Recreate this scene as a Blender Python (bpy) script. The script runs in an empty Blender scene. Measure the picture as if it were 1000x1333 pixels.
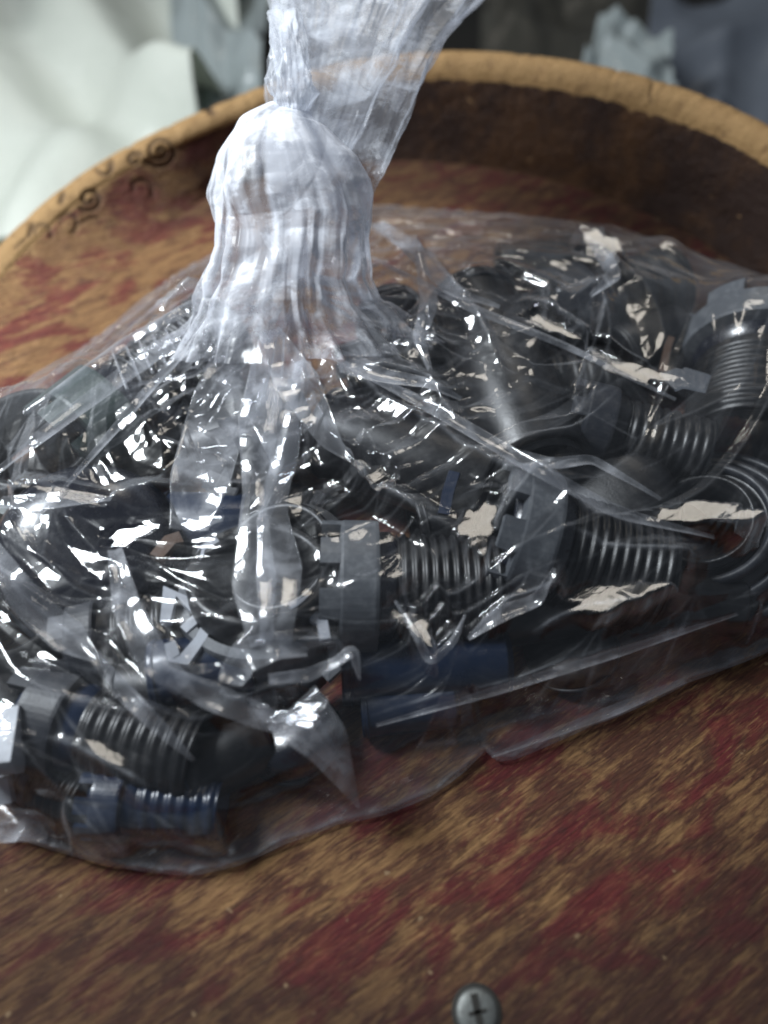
import bpy, math, random
import numpy as np
from mathutils import Vector, Matrix
from mathutils.geometry import delaunay_2d_cdt

# ------------------------------------------------------------------ camera, light, exposure
SC = bpy.context.scene
COL = SC.collection
rnd = random.Random(7)
rng = np.random.default_rng(11)
PI = math.pi
D, TILT = 0.40, 0.621                       # metres from the dish, tilt from plumb
U = D / 1000.0                              # about 0.4 mm
cam_d = bpy.data.cameras.new('camera'); cam = bpy.data.objects.new('camera', cam_d)
COL.objects.link(cam); SC.camera = cam
cam.location = (0, -D*math.sin(TILT), D*math.cos(TILT))
cam.rotation_euler = (TILT, 0, 0)
cam_d.sensor_fit = 'HORIZONTAL'; cam_d.sensor_width = 36; cam_d.lens = 36
cam_d.clip_start = 0.01; cam_d.clip_end = 50
cam_d.dof.use_dof = True; cam_d.dof.focus_distance = 0.342; cam_d.dof.aperture_fstop = 4.4

w = bpy.data.worlds.new('World'); SC.world = w; w.use_nodes = True
bg = w.node_tree.nodes['Background']
bg.inputs[0].default_value = (0.62, 0.72, 0.86, 1); bg.inputs[1].default_value = 0.145

def area(name, loc, target, sx, sy, power, color):
    l = bpy.data.lights.new(name, 'AREA'); l.shape = 'RECTANGLE'; l.size = sx; l.size_y = sy
    l.energy = power; l.color = color
    o = bpy.data.objects.new(name, l); COL.objects.link(o); o.location = loc
    o.rotation_euler = (Vector(target) - Vector(loc)).to_track_quat('-Z', 'Y').to_euler()
    return o
area('window_light', (-0.56, 0.18, 0.66), (-.14, 0.10, 0), 0.20, 0.26, 12.0, (0.90, 0.96, 1.0))
area('warm_back_light', (0.12, 1.05, 1.25), (0, 0.05, 0), 0.34, 0.38, 2.9, (1.0, 0.93, 0.82))  # unseen warm source at the back, added for the film's cream reflections
SC.view_settings.view_transform = 'Standard'; SC.view_settings.look = 'None'
SC.view_settings.exposure = 0.0; SC.view_settings.gamma = 1
SC.cycles.transparent_max_bounces = 20; SC.cycles.max_bounces = 8
SC.cycles.filter_width = 2.0
SC.cycles.caustics_reflective = False; SC.cycles.caustics_refractive = False

# ------------------------------------------------------------------ helpers
_c = np.array(cam.location); _fw = -_c/D; _r = np.array([1., 0, 0]); _u = np.cross(_r, _fw)
def P(px, py, z=0.0):
    "a point of the place seen in the direction (px,py) at the height z"
    d = _fw + _r*(px-500)/1000.0 + _u*(666.5-py)/1000.0
    t = (z-_c[2])/d[2]
    return _c + d*t
def V(px, py, z=0.0): return Vector(P(px, py, z))

def mesh_obj(name, verts, faces, mat, parent=None, smooth=True, mats=None, fmat=None):
    me = bpy.data.meshes.new(name)
    me.from_pydata([tuple(map(float, v)) for v in verts], [], faces)
    me.materials.append(mat)
    if mats:
        for m in mats: me.materials.append(m)
        me.polygons.foreach_set('material_index', fmat)
    me.polygons.foreach_set('use_smooth', [smooth]*len(faces)); me.update()
    o = bpy.data.objects.new(name, me); COL.objects.link(o)
    if parent: o.parent = parent
    return o
def grid_obj(name, A, mat, parent=None, closed_u=False, closed_v=False, smooth=True):
    "A: (n,m,3) array of points"
    n, m, _ = A.shape
    I = np.arange(n*m).reshape(n, m)
    if closed_u: I = np.vstack([I, I[:1]])
    if closed_v: I = np.hstack([I, I[:, :1]])
    F = np.stack([I[:-1, :-1], I[1:, :-1], I[1:, 1:], I[:-1, 1:]], -1).reshape(-1, 4)
    me = bpy.data.meshes.new(name)
    me.vertices.add(n*m); me.vertices.foreach_set('co', A.reshape(-1).astype(np.float32))
    nf = len(F)
    me.loops.add(nf*4); me.loops.foreach_set('vertex_index', F.reshape(-1).astype(np.int32))
    me.polygons.add(nf); me.polygons.foreach_set('loop_start', np.arange(0, nf*4, 4, dtype=np.int32))
    me.polygons.foreach_set('use_smooth', np.full(nf, smooth))
    me.update(calc_edges=True); me.validate()
    me.materials.append(mat)
    o = bpy.data.objects.new(name, me); COL.objects.link(o)
    if parent: o.parent = parent
    return o
def tag(o, label=None, cat=None, group=None, kind=None):
    if label: o['label'] = label
    if cat: o['category'] = cat
    if group: o['group'] = group
    if kind: o['kind'] = kind
    return o
def empty(name, loc=(0, 0, 0)):
    o = bpy.data.objects.new(name, None); COL.objects.link(o); o.location = loc
    o.empty_display_size = 0.01
    return o

class NT:
    "small wrapper for node trees"
    def __init__(s, name):
        s.m = bpy.data.materials.new(name); s.m.use_nodes = True
        s.t = s.m.node_tree; s.t.nodes.clear(); s.out = s.n('ShaderNodeOutputMaterial')
    def n(s, typ, **kw):
        nd = s.t.nodes.new(typ)
        for k, v in kw.items():
            if k.startswith('i_'):
                key = k[2:]; key = int(key) if key.isdigit() else key.replace('_', ' ')
                if isinstance(v, bpy.types.NodeSocket): s.t.links.new(v, nd.inputs[key])
                else: nd.inputs[key].default_value = v
            else: setattr(nd, k, v)
        return nd
    def link(s, a, b): s.t.links.new(a, b)
    def coord(s, scale=(1, 1, 1), rot=(0, 0, 0), kind='Object', loc=(0, 0, 0)):
        tc = s.n('ShaderNodeTexCoord')
        v = s.n('ShaderNodeMapping', i_Vector=tc.outputs[kind], i_Rotation=rot, i_Location=loc).outputs[0]
        return s.n('ShaderNodeMapping', i_Vector=v, i_Scale=scale).outputs[0]
    def noise(s, vec, scale, detail=4, rough=.55, dist=0):
        return s.n('ShaderNodeTexNoise', i_Vector=vec, i_Scale=scale, i_Detail=detail, i_Roughness=rough, i_Distortion=dist).outputs[0]
    def ramp(s, fac, a, b, c0=(0, 0, 0, 1), c1=(1, 1, 1, 1)):
        r = s.n('ShaderNodeValToRGB', i_Fac=fac)
        r.color_ramp.elements[0].position = a; r.color_ramp.elements[1].position = b
        r.color_ramp.elements[0].color = c0; r.color_ramp.elements[1].color = c1
        return r.outputs[0]
    def mix(s, fac, a, b, mode='MIX'):
        nd = s.n('ShaderNodeMix', data_type='RGBA', blend_type=mode)
        for sock, v in ((nd.inputs[0], fac), (nd.inputs[6], a), (nd.inputs[7], b)):
            if isinstance(v, bpy.types.NodeSocket): s.t.links.new(v, sock)
            else: sock.default_value = v if not isinstance(v, tuple) or len(v) == 4 else (*v, 1)
        return nd.outputs[2]
    def math(s, op, a, b=0.0, clamp=False):
        nd = s.n('ShaderNodeMath', operation=op, use_clamp=clamp)
        for i, v in enumerate((a, b)):
            if isinstance(v, bpy.types.NodeSocket): s.t.links.new(v, nd.inputs[i])
            else: nd.inputs[i].default_value = v
        return nd.outputs[0]
    def bump(s, h, strength, dist):
        return s.n('ShaderNodeBump', i_Height=h, i_Strength=strength, i_Distance=dist).outputs[0]
    def pbsdf(s, **kw):
        b = s.n('ShaderNodeBsdfPrincipled', **kw); s.link(b.outputs[0], s.out.inputs[0]); return b

# ------------------------------------------------------------------ materials
def film_material(name, haze=0.04, edge=0.5, refl=2.2, rough=0.05, tint=(.978, .981, .990), bump=.07, white=(.86, .88, .94), streak=None, bscale=70, cap=0.75, back=.45):
    n = NT(name)
    co = n.coord()
    wv = n.n('ShaderNodeVectorMath', operation='ADD', i_0=co, i_1=n.n('ShaderNodeVectorMath', operation='SCALE', i_0=n.n('ShaderNodeTexNoise', i_Vector=co, i_Scale=30.0).outputs['Color'], i_Scale=.012).outputs[0]).outputs[0]
    vo = n.n('ShaderNodeTexVoronoi', feature='DISTANCE_TO_EDGE', i_Vector=wv, i_Scale=bscale).outputs[0]
    nor = n.bump(vo, bump, 0.006)
    # a thin film reflects alike from both sides
    bf = n.n('ShaderNodeNewGeometry').outputs['Backfacing']
    ior = n.math('SUBTRACT', 1.5, n.math('MULTIPLY', bf, 1.5-1/1.5))
    fr = n.n('ShaderNodeFresnel', i_IOR=ior, i_Normal=nor).outputs[0]
    fac = n.math('MULTIPLY', fr, refl, True)
    lw = n.n('ShaderNodeLayerWeight', i_Blend=0.5).outputs['Facing']
    e = n.math('MULTIPLY', n.math('POWER', lw, 4.0), edge)
    mott = n.ramp(n.noise(co, 60, 5, .65, .4), .48, .78)
    sep = n.n('ShaderNodeSeparateColor', i_Color=mott).outputs[0]
    hz = n.math('MULTIPLY', n.math('ADD', n.math('MULTIPLY', sep, 2.2), .35), haze)
    if streak:
        st = n.noise(n.coord(scale=streak[0], rot=streak[1], kind='UV' if len(streak) > 2 else 'Object'), 40, 5, .7)
        st = n.n('ShaderNodeSeparateColor', i_Color=n.ramp(st, .4, .7)).outputs[0]
        hz = n.math('MULTIPLY', hz, n.math('ADD', n.math('MULTIPLY', st, 1.4), .35))
    lay = n.n('ShaderNodeAttribute', attribute_name='layers').outputs['Fac']
    hz = n.math('ADD', hz, n.math('MULTIPLY', lay, n.math('ADD', sep, .5)))
    hz = n.math('MINIMUM', n.math('ADD', hz, e), cap)
    tr = n.n('ShaderNodeBsdfTransparent', i_Color=(*tint, 1))
    df = n.n('ShaderNodeBsdfDiffuse', i_Color=(*white, 1), i_Normal=nor)
    tl = n.n('ShaderNodeBsdfTranslucent', i_Color=(*white, 1), i_Normal=nor)
    dm = n.n('ShaderNodeMixShader', i_0=back, i_1=df.outputs[0], i_2=tl.outputs[0])
    m1 = n.n('ShaderNodeMixShader', i_0=hz, i_1=tr.outputs[0], i_2=dm.outputs[0])
    gl = n.n('ShaderNodeBsdfGlossy', i_Color=(1, 1, 1, 1), i_Roughness=rough, i_Normal=nor)
    g2 = n.n('ShaderNodeBsdfGlossy', i_Color=(1, 1, 1, 1), i_Roughness=rough+.22, i_Normal=nor)
    gm = n.n('ShaderNodeMixShader', i_0=.25, i_1=gl.outputs[0], i_2=g2.outputs[0])
    m2 = n.n('ShaderNodeMixShader', i_0=fac, i_1=m1.outputs[0], i_2=gm.outputs[0])
    n.link(m2.outputs[0], n.out.inputs[0])
    return n.m
M_film = film_material('clear_film', haze=.008, edge=.46, refl=1.5, rough=.05)
M_under = film_material('clear_film_underside', haze=.008, edge=.2, refl=.8, rough=.12)
M_fold = film_material('folded_film', haze=.14, edge=.75, refl=1.1, rough=.05)
M_tail = film_material('gathered_film', haze=.36, edge=.36, refl=.32, rough=.20, bump=.08, back=.3, white=(.84, .87, .93))
M_knot = film_material('knotted_film', haze=.22, edge=.6, refl=.5, rough=.30, bump=.12, white=(.90, .92, .99), cap=.95, bscale=60, back=.18)

def plastic(name, col, rough=.38, dust=.25, dustcol=(.16, .15, .14), coat=.0, spec=.5):
    n = NT(name); co = n.coord()
    f = n.noise(co, 140, 5, .7)
    d = n.ramp(f, .48, .75)
    g = n.noise(co, 900, 3, .6)
    c = n.mix(n.math('MULTIPLY', n.n('ShaderNodeSeparateColor', i_Color=d).outputs[0], dust), (*col, 1), (*dustcol, 1))
    r = n.math('ADD', n.math('MULTIPLY', f, .35), rough-.15)
    n.pbsdf(i_Base_Color=c, i_Roughness=r, i_Specular_IOR_Level=spec, i_Normal=n.bump(g, .25, .0003), i_Coat_Weight=coat, i_Coat_Roughness=.1)
    return n.m
M_black = plastic('black_plastic', (.006, .006, .007), .36, .12)
M_gloss = plastic('glossy_black_plastic', (.007, .008, .014), .24, .1, coat=.4)
M_grey = plastic('grey_plastic', (.078, .084, .094), .45, .55, (.22, .23, .24))
M_dgrey = plastic('dark_grey_plastic', (.018, .020, .026), .42, .2)
M_lgrey = plastic('pale_grey_plastic', (.36, .38, .42), .45, .4, (.25, .23, .22))
M_blue = plastic('dark_blue_plastic', (.0025, .011, .034), .3, .1, coat=.3)
M_green = plastic('green_grey_plastic', (.035, .052, .048), .4, .4, (.14, .15, .15))
M_brown = plastic('brown_plastic', (.075, .042, .026), .5, .3)

def foil_material():
    n = NT('foil'); co = n.coord()
    n.pbsdf(i_Base_Color=(.75, .76, .78, 1), i_Metallic=1.0, i_Roughness=.22, i_Normal=n.bump(n.noise(co, 160, 4), .6, .001))
    return n.m
M_foil = foil_material()

def wood_material(wall=False):
    n = NT('worn_painted_wood' if not wall else 'dark_worn_wood')
    co = n.coord()
    # grain runs obliquely over the board
    g = n.coord(scale=(3.2, 32, 8), rot=(0, 0, math.radians(-33)))
    g2 = n.coord(scale=(2.2, 15, 4), rot=(0, 0, math.radians(-33)), loc=(3, 1, 0))
    grain = n.noise(g, 14, 8, .68, .35)
    grain2 = n.noise(g2, 9, 6, .7, .5)
    patch = n.noise(co, 13, 8, .72, .5)
    rot = (0, 0, math.radians(-33))
    b1 = n.noise(n.coord(scale=(1, 2.6, 1), rot=rot), 44, 7, .66, .4)
    b2 = n.noise(n.coord(scale=(1, 2.0, 1), rot=rot, loc=(5, 2, 1)), 27, 7, .62, .5)
    b3 = n.noise(n.coord(scale=(1, 2.2, 1), rot=rot, loc=(1, 7, 3)), 48, 6, .7, .3)
    fine = n.noise(n.coord(scale=(1, 9, 1), rot=rot), 150, 5, .75)
    sv = lambda c: n.n('ShaderNodeSeparateColor', i_Color=c).outputs[0]
    add = lambda *t: t[0] if len(t) == 1 else n.math('ADD', n.math('MULTIPLY', t[0][0], t[0][1]) if isinstance(t[0], tuple) else t[0], add(*t[1:]) if len(t) > 2 else n.math('MULTIPLY', t[1][0], t[1][1]))
    tan = n.mix(n.ramp(add((grain, .6), (fine, .4)), .35, .62), (.37, .210, .090), (.140, .064, .032))
    brown = n.mix(n.ramp(fine, .35, .65), (.140, .057, .032), (.055, .025, .018))
    red = n.mix(n.ramp(add((fine, .5), (grain, .5)), .35, .62), (.20, .024, .030), (.080, .013, .018))
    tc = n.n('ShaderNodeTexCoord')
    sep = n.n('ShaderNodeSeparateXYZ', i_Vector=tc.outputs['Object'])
    lit_left = n.math('MULTIPLY', n.math('SUBTRACT', sep.outputs[0], n.math('MULTIPLY', sep.outputs[1], .25)), .26)  # the stronger light on the left is put into the tan share
    # paint and dirt left in the hollows of the grain
    base = n.mix(sv(n.ramp(n.math('ADD', add((b1, .62), (grain, .26), (fine, .14)), lit_left), .470, .560)), tan, brown)
    base = n.mix(n.math('MULTIPLY', sv(n.ramp(add((b2, .72), (grain, .16), (fine, .14)), .495, .575)), .78), base, red)
    base = n.mix(n.math('MULTIPLY', sv(n.ramp(add((b3, .75), (fine, .25)), .56, .64)), .7), base, (.055, .027, .02))
    scr1 = sv(n.ramp(n.noise(n.coord(scale=(1, 14, 1), rot=rot, loc=(9, 1, 0)), 95, 3, .6, .1), .60, .66))
    base = n.mix(n.math('MULTIPLY', scr1, .55), base, (.040, .020, .014))
    scr2 = sv(n.ramp(n.noise(n.coord(scale=(1, 16, 1), rot=(0, 0, math.radians(-36)), loc=(2, 4, 0)), 90, 3, .6, .1), .63, .68))
    base = n.mix(n.math('MULTIPLY', scr2, .5), base, (.46, .28, .12))
    # grime towards the foot of the rim and the right half
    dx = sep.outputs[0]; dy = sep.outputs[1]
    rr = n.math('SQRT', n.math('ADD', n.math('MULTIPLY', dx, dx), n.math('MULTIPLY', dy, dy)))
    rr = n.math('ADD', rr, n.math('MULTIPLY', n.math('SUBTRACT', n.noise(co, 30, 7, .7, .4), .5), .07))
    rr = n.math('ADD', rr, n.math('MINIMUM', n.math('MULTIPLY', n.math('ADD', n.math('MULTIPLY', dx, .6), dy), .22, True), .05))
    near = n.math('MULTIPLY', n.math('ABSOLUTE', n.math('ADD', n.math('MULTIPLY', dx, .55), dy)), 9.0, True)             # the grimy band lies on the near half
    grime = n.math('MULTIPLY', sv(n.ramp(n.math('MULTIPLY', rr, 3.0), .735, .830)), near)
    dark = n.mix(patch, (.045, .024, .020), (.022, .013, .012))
    if wall:
        floor_col = base
        gr = n.mix(sv(n.ramp(n.math('ADD', n.math('MULTIPLY', patch, .7), n.math('MULTIPLY', fine, .3)), .46, .64)), (.030, .016, .012), (.105, .050, .022))
        spots = sv(n.ramp(n.noise(n.coord(loc=(2, 2, 2)), 95, 2, .5), .70, .74))
        base = n.mix(n.math('MULTIPLY', spots, .7), gr, (.36, .22, .11))
        # the crest is rubbed down to bare wood: a vertex attribute says where
        at = n.n('ShaderNodeAttribute', attribute_name='worn').outputs['Fac']
        wv = n.math('ADD', at, n.math('ADD', n.math('MULTIPLY', n.math('SUBTRACT', patch, .5), 1.0), n.math('MULTIPLY', n.math('SUBTRACT', n.noise(co, 110, 6, .75), .5), 1.4)))
        worn = n.mix(grain2, (.46, .29, .13), (.24, .135, .055))
        pit = sv(n.ramp(n.noise(co, 95, 7, .75), .54, .66))
        worn = n.mix(n.math('MULTIPLY', pit, .55), worn, (.10, .05, .025))
        ls = n.n('ShaderNodeAttribute', attribute_name='shallow').outputs['Fac']
        base = n.mix(ls, base, floor_col)
        base = n.mix(sv(n.ramp(wv, .42, .58)), base, worn)
        nearm = n.math('MULTIPLY', n.math('ADD', dy, .09), -14.0, True)
        base = n.mix(nearm, base, n.mix(sv(n.ramp(patch, .4, .7)), (.045, .024, .018), (.10, .040, .028)))
        car = n.n('ShaderNodeAttribute', attribute_name='carved').outputs['Fac']
        base = n.mix(n.math('MULTIPLY', car, .85, True), base, (.05, .028, .018))
    else:
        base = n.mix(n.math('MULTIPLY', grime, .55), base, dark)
        sp = sv(n.ramp(n.noise(n.coord(loc=(7, 2, 2)), 120, 2, .5), .725, .75))
        base = n.mix(n.math('MULTIPLY', sp, .6), base, (.40, .28, .16))
    h = n.math('ADD', n.math('MULTIPLY', grain, .7), n.math('MULTIPLY', fine, .35))
    h = n.math('ADD', h, n.math('MULTIPLY', patch, .5))
    if wall: h = n.math('ADD', n.math('MULTIPLY', h, .5), n.math('MULTIPLY', n.noise(co, 70, 6, .7), 1.3))
    n.pbsdf(i_Base_Color=base, i_Roughness=.62, i_Specular_IOR_Level=.25, i_Normal=n.bump(h, 1.0, .0028))
    return n.m

# ------------------------------------------------------------------ the wooden dish
CX, CY, RF, RR = .015*D, .147*D, .689*D, .746*D
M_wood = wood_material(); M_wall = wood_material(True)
dish = empty('wooden_dish', (CX, CY, -0.02))
tag(dish, 'round worn wooden dish with red paint traces and a carved raised rim', 'dish')
def local(A, root): return A - np.array(root.location)
th = np.linspace(0, 2*PI, 721)[:-1]
def rim_h(a):
    x = CX+RR*np.cos(a); y = CY+RR*np.sin(a)
    h = .026*D + .112*x + .164*y
    return np.where(h > .012, h, .012+ (np.maximum(h, -.05)-.012)*.15)
# floor disc; on the near side it runs out wide and level
def rf_at(a): return RF+.085*np.clip(-np.sin(a)*1.8-.15, 0, 1)
NT_ = 2000
th = np.linspace(0, 2*PI, NT_+1)[:-1]
rad = np.linspace(0.001, RF, 60)
tf = th[::4]
rk = rad[:, None]*(rf_at(tf)/RF)[None, :]
A = np.stack([CX+rk*np.cos(tf), CY+rk*np.sin(tf), np.zeros((60, len(tf)))], -1)
A[..., 2] += .0002*np.sin(A[..., 0]*31+1)*np.sin(A[..., 1]*27)
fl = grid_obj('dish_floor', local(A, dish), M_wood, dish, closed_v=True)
def proj(X):
    v = X-_c; z = v@_fw
    return np.stack([500+1000*(v@_r)/z, 666.5-1000*(v@_u)/z], -1)
# rim: foot, inner slope, round crest, outer slope
H = rim_h(th)
T = .019
prof = []
for s_ in np.linspace(0, 1, 60):
    prof.append((RF + (RR-T-RF)*(s_**.7), s_**1.1*.80))
for s_ in np.linspace(0, 1, 34)[1:]:
    a = PI - s_*PI*.9
    prof.append((RR-T/2+T/2*math.cos(a), .80 + .20*max(0, math.sin(a))**.8))
for s_ in np.linspace(0, 1, 12)[1:]:
    prof.append((RR-.004*s_, .85*(1-s_)-.5*s_))
prof = np.array(prof); nn = len(prof)
A = np.zeros((nn, NT_, 3)); worn = np.zeros((nn, NT_)); shal = np.zeros((nn, NT_))
jit = sum(rng.normal()*.0010*np.sin(k*th+rng.uniform(0, 6)) for k in range(2, 12))
nick = np.zeros(NT_)
for _ in range(60):
    a0 = rng.uniform(0, 2*PI); dd = np.abs((th-a0+PI) % (2*PI)-PI); nick -= rng.uniform(.0003, .0013)*np.exp(-(dd/rng.uniform(.004, .02))**2)
for i, (r, zf) in enumerate(prof):
    r_ = r + jit*min(1, i/20) + (rf_at(th)-RF)
    if i < 60:
        t_ = i/59; left = np.clip((th-1.9)/.7, 0, 1)*np.clip((4.0-th)/.5, 0, 1); left = left*left*(3-2*left)
        RL = RF-.050; r_ = r_*(1-left)+(RL+(RR-T-RL)*t_**.80)*left
        zf = zf*(1-left)+(.8*t_**1.9)*left
    A[i, :, 0] = CX+r_*np.cos(th); A[i, :, 1] = CY+r_*np.sin(th)
    A[i, :, 2] = zf*H + (.0006 if i > 1 else 0) - (.0006 if i == 0 else 0) + nick*np.clip((zf-.6)/.3, 0, 1)
    left = np.clip((th-1.75)/.9, 0, 1)*np.clip((4.0-th)/.5, 0, 1)              # the left wall is rubbed bare lower down
    far = np.clip((np.sin(th)+.25)*3, 0, 1)
    worn[i] = np.maximum(np.clip((zf-.70)/.26, 0, 1), left*.40*np.clip((zf-.1)*2, 0, 1)) if i < 60 else np.ones(NT_)
    shal[i] = left*(i < 60)
    worn[i] = worn[i]*far
# carved spirals and hooks on the left of the rim (gouged into the mesh)
px = proj(A.reshape(-1, 3))
depth = np.zeros(len(px))
def gouge(pts, wd, k=1.0):
    global depth
    pts = np.array(pts, float); best = np.full(len(px), 99.)
    for a_, b_ in zip(pts[:-1], pts[1:]):
        ab = b_-a_; t = np.clip(((px-a_)@ab)/max(ab@ab, 1e-9), 0, 1)
        best = np.minimum(best, np.linalg.norm(px-(a_+t[:, None]*ab), axis=1))
    depth = np.maximum(depth, k*np.clip(1.25-best/wd, 0, 1))
def spiral(cx, cy, r0, r1, turns, ph, wd, k=1.0, sy=.95):
    gouge([(cx+(r0+(r1-r0)*t/40)*math.cos(ph+turns*2*PI*t/40), cy+sy*(r0+(r1-r0)*t/40)*math.sin(ph+turns*2*PI*t/40)) for t in range(41)], wd, k)
spiral(208, 196, 1, 23, 2.0, 2.6, 3.2)
spiral(176, 207, 3, 10, .8, .5, 4.0)
spiral(138, 217, 4, 12, .6, -.9, 3.0)
spiral(116, 258, 4, 17, 1.3, .4, 3.6)
spiral(85, 288, 5, 18, .7, 2.9, 3.0, .8)
spiral(180, 246, 6, 20, .6, 3.0, 3.0, .7)
spiral(52, 302, 5, 16, .6, 2.9, 3.0, .8)
gouge([(82, 252), (79, 262)], 4.5); gouge([(145, 208), (147, 218), (141, 226)], 3.2); gouge([(42, 292), (38, 306)], 3.6)
gouge([(266, 132), (272, 142), (276, 146)], 6); gouge([(338, 103), (343, 108)], 6.5)
gouge([(100, 292), (120, 282), (128, 284)], 2.6, .7); gouge([(20, 322), (34, 310)], 2.6, .7)
gouge([(850, 107), (846, 122), (848, 134)], 1.7, .9)
dep = depth.reshape(nn, NT_)
A[..., 2] -= dep*.0016
A[..., 0] += dep*.0010*np.cos(th); A[..., 1] += dep*.0010*np.sin(th)
rim = grid_obj('dish_rim', local(A, dish), M_wall, dish, closed_v=True)
for nm, ar in (('worn', worn), ('carved', dep), ('shallow', shal)):
    at = rim.data.attributes.new(nm, 'FLOAT', 'POINT'); at.data.foreach_set('value', ar.reshape(-1).astype(np.float32))
# screw in the near edge of the floor
def lathe(profile, seg=48, arc=None):
    a = np.linspace(0, 2*PI, seg+1)[:-1]
    p = np.array(profile, float)
    return np.stack([p[:, :1]*np.cos(a), p[:, :1]*np.sin(a), np.repeat(p[:, 1:], seg, 1)], -1)
n = NT('screw_steel'); co = n.coord()
n.pbsdf(i_Base_Color=n.mix(n.noise(co, 500, 4), (.26, .28, .27), (.09, .085, .08)), i_Metallic=.6, i_Roughness=.5, i_Normal=n.bump(n.noise(co, 700, 3), .3, .0004))
M_steel = n.m
n = NT('dark_slot'); n.pbsdf(i_Base_Color=(.02, .018, .015, 1), i_Roughness=.8); M_dark = n.m
sp = P(621, 1318, 0)
scr = empty('screw', tuple(sp)); tag(scr, 'round slotted steel screw head sunk in the grimy near edge of the dish floor', 'screw')
R = .0078
grid_obj('screw_head', lathe([(0.0001, .0016), (R*.5, .0015), (R*.8, .0012), (R*.96, .0006), (R, -.001)], 48), M_steel, scr, closed_v=True)
grid_obj('recess', lathe([(R*.9, .0005), (R*1.10, .0005), (R*1.16, .0001)], 48), M_dark, scr, closed_v=True)
for ang in (100, 12):
    ca, sa = math.cos(math.radians(ang)), math.sin(math.radians(ang)); L = R*(.72 if ang == 100 else .4); wd = .0012 if ang == 100 else .0006
    pts = [(-L, -wd), (L, -wd), (L, wd), (-L, wd)]
    vs = [(x*ca-y*sa, x*sa+y*ca, z) for z in (.0008, .0019) for x, y in pts]
    mesh_obj('slot', vs, [(0, 1, 2, 3), (4, 7, 6, 5), (0, 4, 5, 1), (1, 5, 6, 2), (2, 6, 7, 3), (3, 7, 4, 0)], M_dark, scr, smooth=False)

# ------------------------------------------------------------------ the black fittings
def rot_to(axis, roll=0):
    q = Vector(axis).to_track_quat('Z', 'Y').to_matrix().to_4x4()
    return q @ Matrix.Rotation(roll, 4, 'Z')
def arc_box(a0, a1, r0, r1, z0, z1, n=3):
    "a curved block; returns verts, faces"
    v = []; f = []
    for i in range(n+1):
        a = a0+(a1-a0)*i/n; c, s_ = math.cos(a), math.sin(a)
        v += [(r0*c, r0*s_, z0), (r1*c, r1*s_, z0), (r1*c, r1*s_, z1), (r0*c, r0*s_, z1)]
        if i: 
            b = 4*(i-1); t = 4*i
            for k in range(4): f.append((b+k, b+(k+1) % 4, t+(k+1) % 4, t+k))
    f += [(3, 2, 1, 0), (4*n, 4*n+1, 4*n+2, 4*n+3)]
    return v, f
def band_mesh(R0, R1, z0, z1, teeth, tooth, twidth=.55, seg=64, up=False):
    "ring band with square teeth on its lower edge, one mesh"
    V_, F_ = [], []
    def add(vf):
        b = len(V_); V_.extend(vf[0]); F_.extend([tuple(i+b for i in f) for f in vf[1]])
    rings = [(R0, z0), (R1, z0+(z1-z0)*.04), (R1*1.012, z0+(z1-z0)*.12), (R1*1.012, z1-(z1-z0)*.12), (R1, z1-(z1-z0)*.04), (R0, z1)]
    m = len(rings)
    vs = []; fs = []
    for i in range(seg):
        a = 2*PI*i/seg
        for r, z in rings: vs.append((r*math.cos(a), r*math.sin(a), z))
        j = (i+1) % seg
        for k in range(m): fs.append((i*m+k, j*m+k, j*m+(k+1) % m, i*m+(k+1) % m))
    add((vs, fs))
    for k in range(teeth):
        a = 2*PI*(k+.5)/teeth; h = PI/teeth*twidth
        add(arc_box(a-h, a+h, R0+(R1-R0)*.12, R1*1.004, z0-tooth, z0+(z1-z0)*.06))
    return V_, F_
def thread_profile(R, z0, z1, rings, depth=.07, thick=.14):
    p = [(R*(1-thick), z0), (R*.98, z0)]
    n_ = rings*8
    for i in range(n_+1):
        t = i/n_; ph = t*rings*2*PI
        p.append((R*(1-depth*.5+depth*.5*(1 if math.cos(ph) < -.2 else (math.cos(ph)*-.8-.1))), z0+(z1-z0)*(.02+.96*t)))
    p += [(R*.98, z1), (R*(1-thick), z1), (R*(1-thick), z0)]
    return p
CONTENTS = []
def place(root, mats, base, axis, roll):
    M = rot_to(axis, roll)
    root.rotation_euler = M.to_euler(); root.location = base
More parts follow.
